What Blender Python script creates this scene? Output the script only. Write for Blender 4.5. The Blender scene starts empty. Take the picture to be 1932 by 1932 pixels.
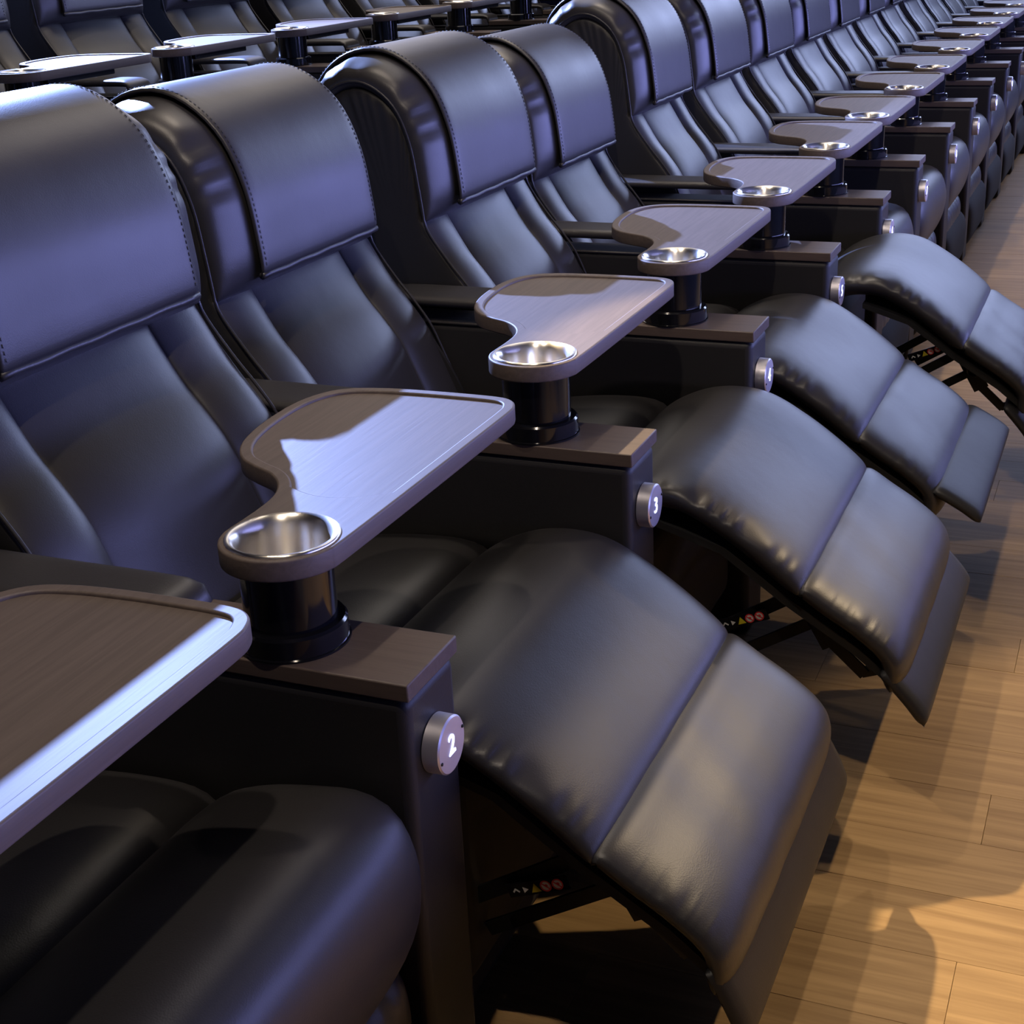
import bpy, bmesh, math, random
from mathutils import Vector, Matrix
random.seed(7)
K = 0.85          # survey units -> metres
FL = 0.72         # arm-cap height above the floor, survey units
sc = bpy.context.scene
col = sc.collection

# ------------------------------------------------------------------ camera
def W(x, y, z):   # survey point (z from cap top) -> metres
    return Vector((x * K, y * K, (z + FL) * K))
cd = bpy.data.cameras.new('camera'); cam = bpy.data.objects.new('camera', cd); col.objects.link(cam)
cd.sensor_width = 36; cd.lens = 2775.48 / 1932 * 36; cd.clip_start = .05
Rr = Matrix(((0.92184844, 0.38494631, -0.04485296), (0.10555328, -0.36074665, -0.92667166), (-0.37289939, 0.84951645, -0.37318608)))
m3 = Matrix((Rr[0], -Rr[1], -Rr[2])).transposed()
cam.matrix_world = Matrix.Translation(W(0.73027, -1.35481, 0.83231)) @ m3.to_4x4()
sc.camera = cam

# ------------------------------------------------------------------ view and world
vs = sc.view_settings
vs.view_transform = 'Standard'; vs.look = 'None'; vs.gamma = 1; vs.use_curve_mapping = False
vs.exposure = 0.0
wd = bpy.data.worlds.new('hall_air'); sc.world = wd; wd.use_nodes = True
wd.node_tree.nodes['Background'].inputs[0].default_value = (.35, .35, .5, 1)
wd.node_tree.nodes['Background'].inputs[1].default_value = .02

# ------------------------------------------------------------------ lights
def spot(name, p, tgt, power, color, size=60, blend=.3, r=.03):
    l = bpy.data.lights.new(name, 'SPOT'); l.energy = power; l.color = color
    l.spot_size = math.radians(size); l.spot_blend = blend; l.shadow_soft_size = r
    o = bpy.data.objects.new(name, l); col.objects.link(o)
    o.location = W(*p); d = W(*tgt) - W(*p); o.rotation_euler = d.to_track_quat('-Z', 'Y').to_euler()
    return o
def area(name, p, tgt, sx, sy, power, color):
    l = bpy.data.lights.new(name, 'AREA'); l.shape = 'RECTANGLE'; l.size = sx; l.size_y = sy
    l.energy = power; l.color = color
    o = bpy.data.objects.new(name, l); col.objects.link(o)
    o.location = W(*p); d = W(*tgt) - W(*p); o.rotation_euler = d.to_track_quat('-Z', 'Y').to_euler()
    return o
COOL = (.32, .45, 1.0); WARM = (1.0, .76, .47); NEUT = (1.0, .84, .68); BLUE = (.34, .37, 1.0)
# cool beam from the rear rows
spot('rear_cool_spot', (-4.8, 4.8, 2.95), (-.9, 1.9, 0), 4600, COOL, 66, .5, .02)
# warm downlights over the aisle in front of the row
spot('aisle_downlight', (-1.75, 2.2, 2.6), (1.32, .48, -.72), 640, WARM, 22, .2, .03)
spot('aisle_downlight', (2.3, 3.6, 2.6), (1.05, .75, -.72), 270, WARM, 30, .4, .03)
spot('near_spot', (.35, -.9, 3.2), (.05, 1.4, -.3), 95, NEUT, 76, .6, .04)
spot('near_spot', (.3, 1.0, 3.2), (.05, 3.0, -.3), 50, NEUT, 60, .6, .04)  # extra spot, added to brighten the near sides of farther leg rests
for yy in (5.4, 8.4, 11.4):
    spot('aisle_downlight', (1.9, yy, 2.9), (.75, yy - .4, -.6), 34, WARM, 46, .5, .04)
for yy in (.1, 2.0, 3.9, 5.8, 7.8, 10.0):
    spot('row_downlight', (-.85, yy, 3.0), (-.3, yy, 0), 52, NEUT, 75, .5, .03)
for yy in (2.2, 4.4, 6.6):
    spot('rear_row_fill', (-2.2, yy, 3.3), (-3.0, yy, .5), 60, NEUT, 70, .5, .03)  # added fill spots that warm and brighten the rear row backs
area('overhead_fill', (-1.2, 4.5, 3.3), (-.2, 3.5, 0), 1.2, 9, 60, (1.0, .90, .82))  # added soft fill from above for broad highlights on the leather tops
area('far_wall_wash', (1.8, 15, 3.6), (0, 3, 0), 7, 2.2, 480, (.50, .60, 1.0))
area('screen_side_wash', (6.4, 6.0, .5), (-.6, 5.0, .2), 13, .95, 720, BLUE)

# ------------------------------------------------------------------ materials
def mat(name, color, rough=.5, metal=0, spec=.5, emit=None, es=0, coat=0):
    m = bpy.data.materials.new(name); m.use_nodes = True
    b = m.node_tree.nodes['Principled BSDF']
    b.inputs['Base Color'].default_value = (*color, 1); b.inputs['Roughness'].default_value = rough
    b.inputs['Metallic'].default_value = metal; b.inputs['Specular IOR Level'].default_value = spec
    b.inputs['Coat Weight'].default_value = coat
    if emit: b.inputs['Emission Color'].default_value = (*emit, 1); b.inputs['Emission Strength'].default_value = es
    return m
def N(m, t, **kw):
    n = m.node_tree.nodes.new(t)
    for k, v in kw.items():
        if k in n.inputs: n.inputs[k].default_value = v
        else: setattr(n, k, v)
    return n
def L(m, a, b): m.node_tree.links.new(a, b)
def leather(name, c, rough):
    m = mat(name, c, rough, spec=.55); b = m.node_tree.nodes['Principled BSDF']
    tc = N(m, 'ShaderNodeTexCoord')
    v = N(m, 'ShaderNodeTexVoronoi', Scale=520.0); L(m, tc.outputs['Object'], v.inputs['Vector'])
    n = N(m, 'ShaderNodeTexNoise', Scale=9.0, Detail=3.0); L(m, tc.outputs['Object'], n.inputs['Vector'])
    bp = N(m, 'ShaderNodeBump', Strength=.12, Distance=.0006); L(m, v.outputs['Distance'], bp.inputs['Height'])
    b2 = N(m, 'ShaderNodeBump', Strength=.2, Distance=.005); L(m, n.outputs['Fac'], b2.inputs['Height']); L(m, bp.outputs['Normal'], b2.inputs['Normal'])
    L(m, b2.outputs['Normal'], b.inputs['Normal'])
    mr = N(m, 'ShaderNodeMapRange'); mr.inputs['To Min'].default_value = rough - .05; mr.inputs['To Max'].default_value = rough + .07
    n2 = N(m, 'ShaderNodeTexNoise', Scale=4.0, Detail=2.0); L(m, tc.outputs['Object'], n2.inputs['Vector'])
    L(m, n2.outputs['Fac'], mr.inputs['Value']); L(m, mr.outputs['Result'], b.inputs['Roughness'])
    return m
def woodmat(name, c1, c2, rough, axis, scale, bump=.15, objrand=False, dist=.0008):
    m = mat(name, c1, rough); b = m.node_tree.nodes['Principled BSDF']
    tc = N(m, 'ShaderNodeTexCoord'); mp = N(m, 'ShaderNodeMapping')
    s = [scale] * 3; s[axis] = scale * .045; mp.inputs['Scale'].default_value = s
    L(m, tc.outputs['Object'], mp.inputs['Vector'])
    vec = mp.outputs['Vector']
    if objrand:
        oi = N(m, 'ShaderNodeObjectInfo'); ad = N(m, 'ShaderNodeVectorMath', operation='MULTIPLY_ADD')
        cb = N(m, 'ShaderNodeCombineXYZ')
        for k in range(3): L(m, oi.outputs['Random'], cb.inputs[k])
        ad.inputs[1].default_value = (37, 53, 71); L(m, cb.outputs[0], ad.inputs[0]); L(m, vec, ad.inputs[2]); vec = ad.outputs[0]
    n = N(m, 'ShaderNodeTexNoise', Scale=1.0, Detail=8.0, Roughness=.62, Distortion=.6); L(m, vec, n.inputs['Vector'])
    r = N(m, 'ShaderNodeValToRGB'); r.color_ramp.elements[0].position = .35; r.color_ramp.elements[1].position = .66
    r.color_ramp.elements[0].color = (*c2, 1); r.color_ramp.elements[1].color = (*c1, 1)
    L(m, n.outputs['Fac'], r.inputs['Fac']); out = r.outputs['Color']
    if objrand:
        mx = N(m, 'ShaderNodeHueSaturation'); mr = N(m, 'ShaderNodeMapRange')
        mr.inputs['To Min'].default_value = .93; mr.inputs['To Max'].default_value = 1.05
        L(m, oi.outputs['Random'], mr.inputs['Value']); L(m, mr.outputs['Result'], mx.inputs['Value']); L(m, out, mx.inputs['Color']); out = mx.outputs['Color']
    L(m, out, b.inputs['Base Color'])
    bp = N(m, 'ShaderNodeBump', Strength=bump, Distance=dist); L(m, n.outputs['Fac'], bp.inputs['Height']); L(m, bp.outputs['Normal'], b.inputs['Normal'])
    return m
M = {}
M['leather'] = leather('black_leather', (.030, .028, .029), .40)
M['leather_side'] = leather('black_leather_side', (.022, .021, .022), .48); M['leather_side'].node_tree.nodes['Principled BSDF'].inputs['Specular IOR Level'].default_value = .38
M['wenge'] = woodmat('dark_wenge', (.135, .104, .090), (.102, .078, .067), .55, 1, 120, .3)
M['wenge_cap'] = woodmat('dark_wenge_cap', (.115, .084, .070), (.088, .064, .053), .5, 0, 120, .3)
M['plank'] = woodmat('oak_plank', (.45, .29, .130), (.31, .19, .080), .6, 0, 48, .1, True); M['plank'].node_tree.nodes['Principled BSDF'].inputs['Specular IOR Level'].default_value = .18
M['floorbed'] = mat('floor_bed', (.05, .03, .015), .7)
M['steel'] = mat('brushed_steel', (.92, .88, .82), .3, 1)
b_ = M['steel'].node_tree.nodes['Principled BSDF']; b_.inputs['Anisotropic'].default_value = .85; b_.inputs['Anisotropic Rotation'].default_value = .25
tg = M['steel'].node_tree.nodes.new('ShaderNodeTangent'); tg.direction_type = 'RADIAL'; tg.axis = 'Z'; M['steel'].node_tree.links.new(tg.outputs[0], b_.inputs['Tangent'])
M['plate'] = mat('satin_aluminium', (.80, .78, .86), .42, .85)
M['gloss'] = mat('gloss_black_tube', (.006, .006, .008), .12, 0, .6)
M['black'] = mat('black_fabric', (.008, .008, .008), .85)
M['metal'] = mat('black_painted_metal', (.012, .012, .013), .35, .3)
M['thread'] = mat('dark_thread', (.012, .012, .016), .6)
M['glow'] = mat('lit_numeral', (.2, .2, .3), .5, emit=(.50, .58, 1.0), es=6)
M['white'] = mat('sticker_white', (.55, .55, .55), .5)
M['red'] = mat('sticker_red', (.55, .03, .04), .5)
M['yellow'] = mat('sticker_yellow', (.5, .42, .02), .5)
M['sblue'] = mat('sticker_blue', (.05, .07, .2), .5)
M['carpet'] = mat('dark_carpet', (.018, .017, .022), .95)
M['wall'] = mat('dark_acoustic_wall', (.03, .03, .04), .9)
M['ceil'] = mat('dark_ceiling', (.02, .02, .022), .9)

# ------------------------------------------------------------------ helpers
def props(o, label=None, cat=None, group=None, kind=None):
    if label: o['label'] = label
    if cat: o['category'] = cat
    if group: o['group'] = group
    if kind: o['kind'] = kind
    return o
def empty(name, x, y, z):
    o = bpy.data.objects.new(name, None); col.objects.link(o); o.location = W(x, y, z); o.empty_display_size = .1
    return o
def link(name, me, parent=None, loc=(0, 0, 0)):
    o = bpy.data.objects.new(name, me); col.objects.link(o)
    if parent: o.parent = parent
    o.location = Vector(loc) * K
    return o
def mesh(name, V, F, m, smooth=True):
    me = bpy.data.meshes.new(name); me.from_pydata([tuple(c * K for c in v) for v in V], [], F)
    bm = bmesh.new(); bm.from_mesh(me); bmesh.ops.recalc_face_normals(bm, faces=bm.faces[:]); bm.to_mesh(me); bm.free()
    me.materials.append(m)
    if smooth:
        for p in me.polygons: p.use_smooth = True
    return me
def join(parts, name, m, smooth=True, sharp=None):
    V, F = [], []
    for v, f in parts:
        o = len(V); V += v; F += [tuple(i + o for i in q) for q in f]
    me = mesh(name, V, F, m, smooth)
    if sharp is not None: me.set_sharp_from_angle(angle=math.radians(sharp))
    return me
def catmull(P, n):
    P = [Vector(p) for p in P]; Q = [2 * P[0] - P[1]] + P + [2 * P[-1] - P[-2]]
    dense = []
    for i in range(1, len(Q) - 2):
        for t in range(24):
            t /= 24; a, b, c, d = Q[i - 1:i + 3]
            dense.append(.5 * (2 * b + (c - a) * t + (2 * a - 5 * b + 4 * c - d) * t * t + (3 * b - a - 3 * c + d) * t ** 3))
    dense.append(P[-1])
    s = [0]
    for a, b in zip(dense, dense[1:]): s.append(s[-1] + (b - a).length)
    out = []; j = 0
    for i in range(n):
        t = s[-1] * i / (n - 1)
        while j < len(s) - 2 and s[j + 1] < t: j += 1
        f = (t - s[j]) / max(s[j + 1] - s[j], 1e-9); out.append(dense[j].lerp(dense[j + 1], min(f, 1)))
    return out
def normals(C, sign=1):
    R = []
    for i in range(len(C)):
        d = C[min(i + 1, len(C) - 1)] - C[max(i - 1, 0)]; d.normalize()
        R.append(Vector((-d.y, d.x)) * sign)
    return R
def offset(P, d, sign=1, n=40):
    C = catmull(P, n); Nn = normals(C, sign)
    return [(c + q * d)[:] for c, q in zip(C, Nn)]
def ease(n, k=.75):   # parameter values in 0..1 bunched at both ends
    return [(1 - k) * i / (n - 1) + k * (.5 - .5 * math.cos(math.pi * i / (n - 1))) for i in range(n)]
def pad(name, prof, y0, y1, front, back, m, sign=1, nu=30, nv=26, pv=4, pu=6, wr=None, qv=.5, ends=(1, 1)):
    """closed upholstered cushion: profile in (x,z), swept along y, swelling by 'front' and 'back' off the seam line"""
    D = catmull(prof, 200); U = ease(nu); Vv = ease(nv)
    NN = normals(D, sign); V = []; F = []
    def at(u):
        f = u * 199; i = min(int(f), 198); t = f - i
        return D[i].lerp(D[i + 1], t), NN[i].lerp(NN[i + 1], t).normalized()
    def prof_f(u, v):
        a = max(0, 1 - abs(2 * v - 1) ** pv) ** qv
        e = abs(2 * u - 1)
        w = 1.0
        if (u < .5 and ends[0]) or (u >= .5 and ends[1]): w = max(0, 1 - e ** pu) ** .5
        return a * w
    for side in (1, -1):
        for u in U:
            c, n = at(u)
            for v in Vv:
                h = prof_f(u, v) * (front if side > 0 else -back)
                y = y0 + (y1 - y0) * v
                if wr and side > 0: h += wr(u, v) * prof_f(u, v)
                p = c + n * h; V.append((p.x, y, p.y))
    o = nu * nv
    for i in range(nu - 1):
        for j in range(nv - 1):
            a = i * nv + j; F.append((a, a + 1, a + nv + 1, a + nv)); F.append((o + a, o + a + nv, o + a + nv + 1, o + a + 1))
    for i in range(nu - 1):
        for j in (0, nv - 1):
            a = i * nv + j; F.append((a, a + nv, o + a + nv, o + a))
    for j in range(nv - 1):
        for i in (0, nu - 1):
            a = i * nv + j; F.append((a, o + a, o + a + 1, a + 1))
    me = bpy.data.meshes.new(name); me.from_pydata([tuple(c * K for c in v) for v in V], [], F)
    bm = bmesh.new(); bm.from_mesh(me); bmesh.ops.remove_doubles(bm, verts=bm.verts[:], dist=.00005)
    bmesh.ops.recalc_face_normals(bm, faces=bm.faces[:]); bm.to_mesh(me); bm.free()
    me.materials.append(m)
    for p in me.polygons: p.use_smooth = True
    return me
def tube(pts, r, n=8, closed=False):
    pts = [Vector(p) for p in pts]; V = []; F = []; k = len(pts)
    for i, p in enumerate(pts):
        d = (pts[(i + 1) % k] if closed or i < k - 1 else p) - (pts[i - 1] if closed or i > 0 else p); d.normalize()
        a = d.cross(Vector((0, 1, 0)) if abs(d.y) < .9 else Vector((1, 0, 0))).normalized(); b = d.cross(a)
        for j in range(n):
            t = 2 * math.pi * j / n; V.append(tuple(p + a * (r * math.cos(t)) + b * (r * math.sin(t))))
    for i in range(k if closed else k - 1):
        for j in range(n):
            F.append((i * n + j, i * n + (j + 1) % n, ((i + 1) % k) * n + (j + 1) % n, ((i + 1) % k) * n + j))
    if not closed: F.append(tuple(range(n))[::-1]); F.append(tuple((k - 1) * n + j for j in range(n)))
    return V, F
def box(x0, x1, y0, y1, z0, z1):
    V = [(x, y, z) for x in (x0, x1) for y in (y0, y1) for z in (z0, z1)]
    return V, [(0, 1, 3, 2), (4, 6, 7, 5), (0, 4, 5, 1), (2, 3, 7, 6), (0, 2, 6, 4), (1, 5, 7, 3)]
def bbox(name, x0, x1, y0, y1, z0, z1, m, bev=.006, seg=3):
    me = mesh(name, *box(x0, x1, y0, y1, z0, z1), m, True)
    bm = bmesh.new(); bm.from_mesh(me); bmesh.ops.bevel(bm, geom=bm.edges[:], offset=bev * K, segments=seg, profile=.5, affect='EDGES', clamp_overlap=True)
    bm.to_mesh(me); bm.free()
    for p in me.polygons: p.use_smooth = seg > 1 and max(abs(c) for c in p.normal) < .9999
    return me
def lathe(prof, n=48, cx=0, cy=0, axis='z'):
    V = []; F = []; k = len(prof)
    for j in range(n):
        t = 2 * math.pi * j / n; c, s = math.cos(t), math.sin(t)
        for r, h in prof:
            V.append((cx + r * c, cy + r * s, h) if axis == 'z' else (h, cx + r * c, cy + r * s))
    for j in range(n):
        for i in range(k - 1):
            a = j * k + i; b = ((j + 1) % n) * k + i; F.append((a, b, b + 1, a + 1))
    return V, F
def prism(poly, y0, y1, ins=((.0, .965), (.006, .985), (.02, 1.0)), puff=0, pleats=0, recess=0, nfront=0):
    """xz outline swept along y, ends rounded by shrinking towards the centroid, optionally puffed and pleated"""
    n = len(poly); cx = sum(p[0] for p in poly) / n; cz = sum(p[1] for p in poly) / n
    rings = [(y0 + d, s, 0) for d, s in ins] + [(y1 - d, s, 0) for d, s in reversed(ins)]
    if puff:
        inner = [(.94, .35, 1), (.90, .6, .9), (.84, .8, .6), (.74, .95, .3), (.55, 1, .1), (.3, 1, 0)]
        rings = [(y0 - puff * f, s, -w) for s, f, w in reversed(inner)] + rings + [(y1 + puff * f, s, w) for s, f, w in inner]
    if recess:   # hollow behind the cushions so their creases stay open
        k = len(rings) // 2
        rings = rings[:k] + [(y0 + .018, 1, 9), (y1 - .018, 1, 9)] + rings[k:]
    V = []; F = []
    for y, s, w in rings:
        for j, (x, z) in enumerate(poly):
            dy = 0
            if w == 9:
                if j < nfront: x -= recess * min(1, (nfront - j) / 8, (j + 1) / 4)
                V.append((x, y, z)); continue
            if w and pleats and z > .1: dy = w * pleats * math.sin(j * 1.25 + 1.7 * math.sin(j * .31)) * min(1, (z - .1) / .2)
            V.append((cx + (x - cx) * s, y + dy, cz + (z - cz) * s))
    for i in range(len(rings) - 1):
        for j in range(n):
            a = i * n + j; b = i * n + (j + 1) % n; F.append((a, b, b + n, a + n))
    F.append(tuple(range(n))); F.append(tuple((len(rings) - 1) * n + j for j in range(n))[::-1])
    return V, F
def outline2d(name, splines, z, ext, bev, m):
    """flat board: list of closed 2-D outlines (first outer, others holes)"""
    cu = bpy.data.curves.new(name, 'CURVE'); cu.dimensions = '2D'; cu.fill_mode = 'BOTH'; cu.extrude = ext * K; cu.bevel_depth = bev * K; cu.bevel_resolution = 2
    for pts in splines:
        s = cu.splines.new('POLY'); s.points.add(len(pts) - 1); s.use_cyclic_u = True
        for p, q in zip(s.points, pts): p.co = (q[0] * K, q[1] * K, 0, 1)
    o = bpy.data.objects.new('tmp_outline', cu); col.objects.link(o)
    dg = bpy.context.evaluated_depsgraph_get(); me = bpy.data.meshes.new_from_object(o.evaluated_get(dg))
    bpy.data.objects.remove(o); me.transform(Matrix.Translation((0, 0, z * K))); me.name = name
    me.materials.clear(); me.materials.append(m)
    for p in me.polygons: p.use_smooth = True
    me.set_sharp_from_angle(angle=math.radians(35))
    return me
def closed_smooth(P, n):
    P = [Vector(p) for p in P]; k = len(P); out = []
    per = max(2, n // k)
    for i in range(k):
        a, b, c, d = P[i - 1], P[i], P[(i + 1) % k], P[(i + 2) % k]
        for t in range(per):
            t /= per; out.append((.5 * (2 * b + (c - a) * t + (2 * a - 5 * b + 4 * c - d) * t * t + (3 * b - a - 3 * c + d) * t ** 3))[:])
    return out

# ------------------------------------------------------------------ the setting
YB0, YB1 = -2.2, 14.0
floor = link('floor', mesh('floor', *box(-1.55, 8.0, -8, 20, -.1, -.012), M['floorbed'], False)); props(floor, kind='structure')
PW = .167; PY = .46
plank_cache = {}
def plank(x0, x1, y):
    key = round(x1 - x0, 2)
    if key not in plank_cache:
        h = (x1 - x0) / 2 - .0003
        plank_cache[key] = bbox('plank', -h, h, -PW / 2 + .0002, PW / 2 - .0002, -.013, 0, M['plank'], .0005, 1)
    o = link('plank', plank_cache[key], floor); o.location = ((x0 + x1) / 2 * K, y * K, random.uniform(0, .0004))
    return o
for n in range(-10, 60):
    y = PY + PW * (n + .5)
    L0 = 1.30
    off = {0: 0, 1: .62, 2: .25, 3: 0, 4: .72, 5: .4, 6: .9, 7: -.005}.get(n, random.random() * L0)
    x = .587 + off - 2 * L0
    while x < 2.2:
        if x + L0 > -.7: plank(max(x, -1.5), x + L0, y)
        x += L0
tier = link('floor', mesh('tier', *box(-9, -1.56, -8, 20, -FL - .1, -FL + .324), M['carpet'], False)); tier.location.z = FL * K; props(tier, kind='structure')
for nm, b, m in (('wall_rear', (-9.2, -9, -8, 20, -.72, 4.2), 'wall'), ('wall_far', (-9, 8, 20, 20.2, -.72, 4.2), 'wall'),
                 ('wall_near', (-9, 8, -8.2, -8, -.72, 4.2), 'wall'), ('wall_screen', (8, 8.2, -8, 20, -.72, 4.2), 'wall'), ('light_block_wall', (2.6, 2.75, -8, 20, -.715, .10), 'wall'), ('ceiling', (-9, 8, -8, 20, 4.2, 4.3), 'ceil')):  # low wall before the aisle is added, unseen, to block low blue light
    o = link(nm, mesh(nm, *box(*b), M[m], False)); o.location.z = FL * K; props(o, kind='structure')

# ------------------------------------------------------------------ armrest console
RC = (-.195, .070)
ring = [(RC[0] + .077 * math.cos(t), RC[1] + .077 * math.sin(t)) for t in [math.radians(a) for a in range(180, 361, 12)]]
tbl = [(-.1165, .16), (-.1155, .30), (-.115, .45), (-.115, .590), (-.119, .625), (-.132, .648), (-.158, .660), (-.22, .663), (-.30, .662), (-.365, .656),
       (-.415, .640), (-.445, .605), (-.459, .55), (-.459, .48), (-.450, .41), (-.432, .352), (-.402, .308), (-.365, .283), (-.326, .262), (-.296, .230), (-.278, .190), (-.272, .14)]
tray_outer = closed_smooth(ring + tbl, 220)
def inset(P, d):
    P = [Vector(p) for p in P]; n = len(P); out = []
    for i in range(n):
        t = (P[(i + 1) % n] - P[i - 1]).normalized(); out.append((P[i] + Vector((-t.y, t.x)) * d)[:])
    return out
cup_circle = [(RC[0] + .0665 * math.cos(t * math.pi / 24), RC[1] + .066 * math.sin(t * math.pi / 24)) for t in range(48)]
ins = inset(tray_outer, .013)
cut = [p for p in ins if p[1] > .215]
# the recess closes towards the cup with a shallow arc
a, b = cut[0], cut[-1]
if a[0] < b[0]: cut = cut[::-1]; a, b = cut[0], cut[-1]
arc = []
for i in range(1, 12):
    t = i / 12; arc.append((b[0] + (a[0] - b[0]) * t, b[1] + (a[1] - b[1]) * t - .030 * math.sin(math.pi * t)))
recess = cut + arc
TZ = .141; TH = .028
me_table = outline2d('table_top', [tray_outer, cup_circle, recess], TZ - TH / 2, TH / 2 - .003, .003, M['wenge'])
me_tray = outline2d('tray_panel', [inset(recess, -.0035) if False else recess], TZ - .0105, .006, 0, M['wenge'])
me_col = join([lathe([(.0, .030), (.059, .030), (.059, TZ - TH - .0005), (.0578, TZ - TH - .0005), (.0578, .034), (0, .034)], 64, *RC)], 'pedestal', M['gloss'], True, 40)
me_collar = join([lathe([(0, .0004), (.0735, .0004), (.0735, .003), (.071, .004), (.071, .028), (.068, .0315), (.059, .032), (.0585, .030)], 56, *RC)], 'collar', M['gloss'], True, 40)
zt = TZ
me_cup = join([lathe([(.0655, zt - .02), (.0655, zt + .0015), (.0725, zt + .0002), (.0725, zt + .0016), (.0705, zt + .0034), (.0665, zt + .0030), (.0625, zt - .0010), (.0595, zt - .006), (.0570, zt - .026), (.0555, zt - .085), (.050, zt - .092), (0, zt - .092)], 64, *RC)], 'cup_holder', M['steel'], True, 60)
me_beam = bbox('swivel_arm', RC[0] - .02, RC[0] + .045, RC[1] + .0595, .47, TZ - TH - .020, TZ - TH - .001, M['metal'], .003, 2)
me_cap = bbox('wood_cap', -.362, 0, 0, .14, -.0235, 0, M['wenge_cap'], .0022, 2)
me_body = bbox('arm_body', -.98, -.004, .0015, .1385, -FL + .002, -.0238, M['leather_side'], .015, 4)
me_rear = pad('arm_pad', [(-.99, -.020), (-.97, .012), (-.90, .022), (-.6, .022), (-.41, .022), (-.372, .015), (-.3635, -.018)], .001, .139, .013, .012, M['leather'], 1, 26, 16, 8, 14)
me_welt = join([tube([(-.985, .003, -.0225), (-.366, .003, -.0225)], .004, 6)], 'welt', M['leather'])
# disc plate
PC = (.066, -.1135)
me_plate = join([lathe([(.0, .0205), (.0360, .0205), (.0382, .0185), (.0385, -.003), (0, -.003)], 48, *PC, axis='x')], 'number_plate', M['plate'], True, 35)
me_screw = join([lathe([(0, .0222), (.0022, .0218), (.0024, .0206)], 10, 0, 0, axis='x')], 'screw', M['metal'])
num_cache = {}
def numeral(n):
    if n not in num_cache:
        cu = bpy.data.curves.new('numeral', 'FONT'); cu.body = str(n); cu.size = .040 * K; cu.extrude = .0005; cu.offset = 0
        cu.align_x = 'CENTER'; cu.align_y = 'CENTER'; cu.resolution_u = 4
        o = bpy.data.objects.new('tmp_num', cu); col.objects.link(o)
        me = bpy.data.meshes.new_from_object(o.evaluated_get(bpy.context.evaluated_depsgraph_get())); bpy.data.objects.remove(o)
        me.transform(Matrix.Rotation(math.radians(90), 4, 'Z') @ Matrix.Rotation(math.radians(90), 4, 'X'))
        me.materials.clear(); me.materials.append(M['glow']); num_cache[n] = me
    return num_cache[n]
def console(x, y, z, num, label, group):
    r = empty('armrest_console', x, y, z - FL)
    props(r, label, 'armrest', group)
    up = (0, 0, FL)
    link('arm_body', me_body, r, up); link('wood_cap', me_cap, r, up)
    ap = link('arm_pad', me_rear, r, up); link('welt', me_welt, ap)
    pl = link('number_plate', me_plate, r, up)
    nu = link('numeral', numeral(num), pl, (.0207, PC[0], PC[1]))
    for s in (1, -1): link('screw', me_screw, pl, (0, PC[0] + s * .031, PC[1] + s * .010))
    pd = link('pedestal', me_col, r, up); link('collar', me_collar, pd)
    t = link('table_top', me_table, r, up); link('tray_panel', me_tray, t); link('cup_holder', me_cup, t); link('swivel_arm', me_beam, t)
    return r

# ------------------------------------------------------------------ recliner seat
S0, S1 = .147, .793
shell_poly = [(-.60, -.42), (-.615, -.17), (-.712, .010), (-.790, .120), (-.850, .205), (-.864, .306), (-.880, .405), (-.918, .480), (-.985, .522), (-1.045, .520), (-1.09, .485),
              (-1.112, .42), (-1.110, .32), (-1.075, .12), (-1.02, -.15), (-.97, -.42), (-.80, -.50)]
me_shell = join([prism(closed_smooth(shell_poly, 170), S0 + .006, S1 - .006, ((0, .975), (.004, .99), (.014, 1.0)), .006, .0018, .06, 72)], 'backrest', M['leather_side'], True, 60)
HP = [(-.848, .216), (-.853, .255), (-.858, .306), (-.874, .405), (-.911, .487), (-.978, .535), (-1.045, .534), (-1.098, .495), (-1.122, .430), (-1.122, .37)]
def pleat(u, v):
    e = min(v, 1 - v); f = math.exp(-(e / .10) ** 2)
    g = math.exp(-((u - .55) / .28) ** 2)
    return f * g * .0075 * math.sin(u * 62 + 3 * math.sin(u * 17))
me_head = pad('head_pillow', HP, S0, S1, .057, .03, M['leather'], -1, 90, 44, 5, 9, pleat, .42)
hp_front = offset(HP, .0625, -1, 60)
hp = [p for p in hp_front][3:54]
hp[0] = (hp[0][0] - .004, hp[0][1] - .004)
me_hpad = pad('headrest_pad', hp, .235, .722, .007, .005, M['leather'], -1, 40, 22, 26, 40)
hb = hp[0]
me_hem = join([tube([(hb[0] + .001, .238 + i * .481 / 20, hb[1] + .001 * math.sin(i * 1.3)) for i in range(21)], .0075, 8)], 'hem', M['leather'])
Ch = catmull(hp, 70); Cn = normals(Ch, -1); st = []
for yy in (.246, .706):
    for i in range(2, 62):
        a = Ch[i] + Cn[i] * .0070; b = Ch[i].lerp(Ch[i + 1], .55) + Cn[i] * .0070
        st.append(tube([(a.x, yy, a.y), (b.x, yy, b.y)], .0008, 4))
me_stitch = join(st, 'stitching', M['thread'])
LP = [(x - .012, z - .007) for x, z in [(-.892, .315), (-.866, .255), (-.845, .215), (-.790, .125), (-.745, .070), (-.708, .018), (-.677, -.05), (-.642, -.13), (-.60, -.22)]]
def chan_wr(u, v):
    return .0035 * math.exp(-min(v, 1 - v) / .12) * math.sin(u * 55 + 9 * v) * (1 if u < .8 else .3)
def topw(u, v): return chan_wr(u, v) + .006 * math.exp(-((u - .12) / .1) ** 2) * math.sin(v * 14)
me_ch_mid = pad('back_channel', LP, .283, .657, .072, .02, M['leather'], -1, 44, 30, 2.3, 14, topw, .62)
me_ch_a = pad('back_channel', LP, S0 + .002, .288, .064, .02, M['leather'], -1, 44, 22, 2.3, 14, topw, .6)
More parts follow.
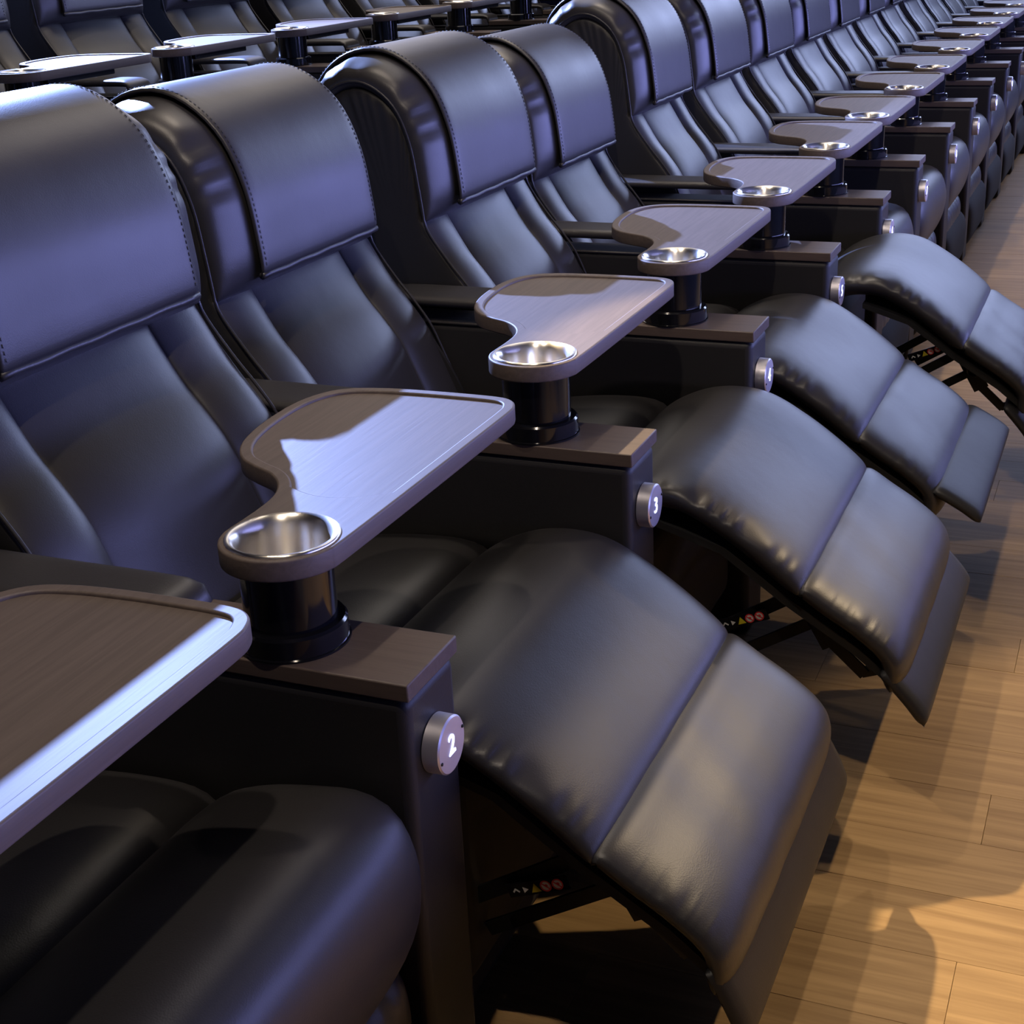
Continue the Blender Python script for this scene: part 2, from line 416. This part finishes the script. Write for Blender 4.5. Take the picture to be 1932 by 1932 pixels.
me_ch_b = pad('back_channel', LP, .652, S1 - .002, .064, .02, M['leather'], -1, 44, 22, 2.3, 14, topw, .6)
pipe_pts = [(x, z) for x, z in [p[:] for p in catmull([(-.60, -.22), (-.642, -.13), (-.677, -.05), (-.708, .018), (-.745, .070), (-.790, .125), (-.842, .200), (-.851, .250), (-.858, .306), (-.874, .405), (-.911, .487), (-.978, .535), (-1.045, .534), (-1.098, .495), (-1.122, .430)], 60)]]
me_pipe = [join([tube([(x, yy, z) for x, z in pipe_pts], .0034, 6)], 'piping', M['leather']) for yy in (S0 + .001, S1 - .001)]
# seat base cushion (behind the crease)
me_cush = pad('seat_cushion', [(-.66, -.27), (-.60, -.235), (-.50, -.215), (-.40, -.205), (-.325, -.208), (-.288, -.235)], S0, S1, .040, .08, M['leather'], 1, 24, 26, 5, 7)
# upright: front bolster that rolls over the edge
BO = [(-.290, -.235), (-.268, -.200), (-.215, -.178), (-.14, -.164), (-.085, -.160), (-.048, -.175), (-.028, -.210), (-.020, -.26), (-.030, -.325), (-.062, -.385), (-.11, -.41)]
me_bol = pad('front_bolster', BO, S0, S1, .027, .05, M['leather'], 1, 40, 28, 7, 9)
def lowpleat(u, v): return .005 * math.sin(v * 60 + 4 * u) * math.exp(-((u - .15) / .2) ** 2)
me_low = pad('calf_pad', [(-.085, -.385), (-.052, -.42), (-.045, -.48), (-.055, -.54), (-.085, -.60)], S0 + .01, S1 - .01, .028, .03, M['leather'], 1, 26, 40, 6, 5, lowpleat)
me_flapc = pad('foot_flap', [(-.07, -.45), (-.018, -.50), (-.012, -.58), (-.020, -.65), (-.05, -.69)], S0 + .02, S1 - .02, .022, .02, M['black'], 1, 20, 16, 8, 6)
# extended leg rest
EX = [(-.248, -.225), (-.225, -.190), (-.165, -.160), (-.10, -.150), (-.035, -.160), (.035, -.197), (.10, -.242), (.155, -.288), (.170, -.310)]
def sidepleat(u, v):
    f = math.exp(-(v / .045) ** 2)
    return f * .010 * math.sin(u * 75 + 2.5 * math.sin(u * 21)) * math.exp(-((u - .55) / .3) ** 2)
me_thigh = pad('thigh_pad', EX, S0 - .002, S1 + .002, .026, .045, M['leather'], 1, 80, 44, 7, 22, sidepleat)
E2 = [(.169, -.311), (.180, -.306), (.222, -.333), (.275, -.366), (.320, -.402), (.338, -.435), (.335, -.475)]
def lw(u, v): return .0007 * math.sin(v * 26 + 6 * u) * math.exp(-((v - .4) / .3) ** 2) + sidepleat(u, v) * .4
me_calf = pad('calf_pad', E2, S0 - .002, S1 + .002, .024, .035, M['leather'], 1, 60, 36, 7, 16, lw)
me_flap = pad('foot_flap', [(.0, .0), (.025, -.028), (.052, -.062), (.074, -.096)], S0 - .006, S1 + .004, .014, .016, M['leather_side'], 1, 16, 20, 16, 8)  # raised flap takes the darker, duller leather to stand in for shade
me_board = join([prism([(-.10, -.205), (.03, -.245), (.15, -.33), (.27, -.405), (.325, -.45), (.318, -.462), (.262, -.418), (.142, -.343), (.022, -.257), (-.10, -.218)], S0 + .02, S1 - .02, ((0, 1), (.004, 1)))], 'leg_rest_board', M['black'], False)
me_base = bbox('base', -.62, -.07, .20, .74, -FL + .015, -.255, M['black'], .03, 3)
me_apron = bbox('apron', -.24, -.03, S0 + .012, S1 - .012, -.60, -.235, M['black'], .035, 4)
def bar(p, q, y, w=.011, t=.006):
    a = Vector((p[0], p[1])); b = Vector((q[0], q[1])); d = (b - a).normalized(); n = Vector((-d.y, d.x)) * w
    P = [a - n - d * w * .4, b - n + d * w * .4, b + n + d * w * .4, a + n - d * w * .4]
    V = [(p.x, y - t / 2, p.y) for p in P] + [(p.x, y + t / 2, p.y) for p in P]
    return V, [(0, 1, 2, 3), (4, 7, 6, 5), (0, 4, 5, 1), (1, 5, 6, 2), (2, 6, 7, 3), (3, 7, 4, 0)]
def mech(y):
    return [bar((-.10, -.50), (.16, -.335), y, .012), bar((-.02, -.52), (.20, -.385), y + .012, .011), bar((.12, -.300), (.335, -.418), y - .004, .013),
            bar((.16, -.335), (.215, -.43), y + .006, .020), bar((.215, -.43), (.275, -.485), y + .01, .011), bar((.275, -.485), (.34, -.46), y + .014, .010)]
me_mech = [join([b], 'linkage_bar', M['metal'], False) for b in mech(.215) + mech(.72)]
me_wheel = join([lathe([(0, -.004), (.012, -.004), (.013, 0), (.02, .002), (.022, -.004)], 20, 0, 0, axis='x')], 'pivot_wheel', M['metal'])
me_wheel.transform(Matrix.Rotation(math.radians(-90), 4, 'Z'))
# warning sticker on the link: blue disc, yellow triangle, two red rings
def disc(cx, cz, r, n, y, r0=0):
    if r0 == 0:
        return [(cx + r * math.cos(2 * math.pi * i / n), y, cz + r * math.sin(2 * math.pi * i / n)) for i in range(n)], [tuple(range(n))]
    V = []; F = []
    for i in range(n):
        c, s = math.cos(2 * math.pi * i / n), math.sin(2 * math.pi * i / n); V += [(cx + r * c, y, cz + r * s), (cx + r0 * c, y, cz + r0 * s)]
    for i in range(n): a = 2 * i; b = 2 * ((i + 1) % n); F.append((a, b, b + 1, a + 1))
    return V, F
ys = -.0045
me_st = {'sticker_mark': join([disc(-.034, -.001, .0055, 3, ys), bar((-.049, .002), (-.044, -.003), ys, .0012, .0004), bar((-.053, -.002), (-.049, .002), ys, .0012, .0004)], 'sticker_mark', M['white'], False),
         'sticker_disc': join([disc(-.034, 0, .0085, 20, ys + .0006)], 'sticker_disc', M['sblue'], False),
         'sticker_triangle': join([([(-.025, ys, -.007), (-.009, ys, -.007), (-.017, ys, .007)], [(0, 1, 2)])], 'sticker_triangle', M['yellow'], False),
         'sticker_ring': join([disc(0, 0, .0088, 24, ys, .0066), disc(.019, 0, .0088, 24, ys, .0066)], 'sticker_ring', M['red'], False),
         'sticker_face': join([disc(0, 0, .0066, 20, ys + .0002), disc(.019, 0, .0066, 20, ys + .0002)], 'sticker_face', M['white'], False),
         'sticker_slash': join([bar((-.0045, .0045), (.0045, -.0045), ys - .0003, .0009, .0003), bar((.0145, .0045), (.0235, -.0045), ys - .0003, .0009, .0003), disc(.001, .0005, .0028, 6, ys - .0002), disc(.020, .0008, .0028, 6, ys - .0002)], 'sticker_slash', M['red'], False)}
me_sbase = join([bar((-.058, 0), (.031, 0), ys + .002, .0105, .003)], 'warning_sticker', M['gloss'], False)

def seat(x, y, z, width, label, group, back=(0, 0), leg=None, far=False, flap=None):
    """leg = (dx, dz) slides the cushion set forward when reclined; None = upright"""
    r = empty('recliner_seat', x, y, z - FL); props(r, label, 'recliner', group)
    r.scale = (1, width / .66, 1)
    off = .14 - .14 * width / .66     # keeps the near side of the seat against the arm
    r.location.y += off * K
    B = (back[0], 0, back[1] + FL); up = (0, 0, FL)
    sh = link('backrest', me_shell, r, B)
    for p in me_pipe: link('piping', p, sh)
    link('head_pillow', me_head, r, B)
    hpd = link('headrest_pad', me_hpad, r, B); link('hem', me_hem, hpd)
    if not far: props(link('stitching', me_stitch, hpd), kind='stuff')
    for m in (me_ch_a, me_ch_mid, me_ch_b): link('back_channel', m, r, B)
    link('base', me_base, r, up)
    if leg is None:
        link('seat_cushion', me_cush, r, up); link('front_bolster', me_bol, r, up); link('calf_pad', me_low, r, up); link('foot_flap', me_flapc, r, up)
    else:
        Lg = (leg[0], 0, leg[1] + FL)
        link('seat_cushion', me_cush, r, (leg[0] + .042, 0, leg[1] + .008 + FL)); link('thigh_pad', me_thigh, r, Lg)
        c = link('calf_pad', me_calf, r, Lg)
        f = link('foot_flap', me_flap, r, (flap[0], 0, flap[1] + FL)); f.rotation_euler.y = math.radians(flap[2])
        link('leg_rest_board', me_board, r, Lg); link('apron', me_apron, r, up)
        bars = [link('linkage_bar', m, r, Lg) for m in me_mech]
        for q, yy in ((3, .205), (9, .730)): link('pivot_wheel', me_wheel, bars[q], (.195, yy, -.383))
        s = link('warning_sticker', me_sbase, r, (flap[3], .205, flap[4] + FL)); s.rotation_euler.y = math.radians(flap[5])
        for nm, m in me_st.items(): link(nm, m, s)
    return r

AY = {1: -.789, 2: -.003, 3: .829, 4: 1.623, 5: 2.415, 6: 3.201, 7: 3.924, 8: 4.763, 9: 5.564, 10: 6.399, 11: 7.227, 12: 8.038, 13: 8.840}
AX = {1: .006, 2: -.009, 3: -.007, 4: .001, 5: .005, 6: .007, 7: .009, 8: .005, 9: .002, 10: -.006, 11: -.008, 12: -.010, 13: .002}
for k in range(14, 19): AY[k] = AY[k - 1] + .805; AX[k] = 0
AY[0] = -1.58; AX[0] = 0
ORD = ['zeroth', 'first', 'second', 'third', 'fourth', 'fifth', 'sixth', 'seventh', 'eighth', 'ninth', 'tenth', 'eleventh', 'twelfth', 'thirteenth', 'fourteenth']
G1 = 'armrests with swivel tables along the front row'
for k in range(1, 18):
    if k == 1: lb = 'armrest at the lower left corner, only the tip of its dark swivel table showing'
    elif k <= 5: lb = 'armrest with lit number ' + {2: 'two disc, nearest whole swivel table, black column on dark wood cap', 3: 'three disc, beyond the nearest raised leg rest', 4: 'four disc, swivel table half in round shadow', 5: 'five disc, beside the farthest raised leg rest'}[k]
    elif k == 6: lb = 'front row armrest just beyond the last raised leg rest, steel cup holder and dark table'
    else: lb = f'front row armrest with swivel table, {ORD[k - 6]} one beyond the last raised leg rest'
    console(AX[k], AY[k], 0, k, lb, G1)
RB = {2: (.035, 0), 3: (-.040, -.043), 4: (.015, -.040), 5: (-.034, -.080)}
RL = {2: (0, 0), 3: (.085, .022), 4: (.033, .032), 5: (.158, .036)}
RF = {2: (.325, -.440, 12, .080, -.405, -22), 3: (.402, -.418, -4, .155, -.372, -22), 4: (.372, -.376, -22, .11, -.38, -22), 5: (.445, -.425, -2, .24, -.30, -22)}
where = {2: 'with the nearest raised leg rest, just behind armrest number 2', 3: 'with second nearest raised leg rest, just behind armrest number 3',
         4: 'with third nearest raised leg rest, just behind armrest number 4', 5: 'with the farthest raised leg rest, cut by the right edge'}
GS = 'black leather recliners of the front row'
for k in range(1, 17):
    w = AY[k + 1] - AY[k] - .14
    if k == 1: seat(AX[k], AY[k], 0, w, 'upright black leather recliner at the lower left, only its seat cushion in view', GS)
    elif k <= 5: seat(AX[k], AY[k], 0, w, 'reclined black leather recliner ' + where[k], GS, RB[k], RL[k], False, RF[k])
    else:
        lb = 'first upright black leather recliner after the four reclined ones' if k == 6 else f'{ORD[k - 5]} upright black leather recliner after the four reclined ones'
        seat(AX[k], AY[k], 0, w, lb, GS, far=k > 9)
# rear row, one tier up
X2, Y2, Z2, P2 = -2.314, 2.350, .324, .8114
for i in range(-2, 8):
    y = Y2 + P2 * i
    if i >= -1:
        lb = (f'rear row armrest with swivel table, {ORD[i + 1]} whole one from the left' if i >= 0 else 'rear row armrest just past the left edge of the picture')
        console(X2, y, Z2, max(1, i + 5), lb, 'armrests with swivel tables along the rear row')
    if i < 7 and i >= -1:
        seat(X2, y, Z2, P2 - .14, (f'black leather recliner of the raised rear row, {ORD[i + 2]} from the left'), 'black leather recliners of the rear row', far=False)
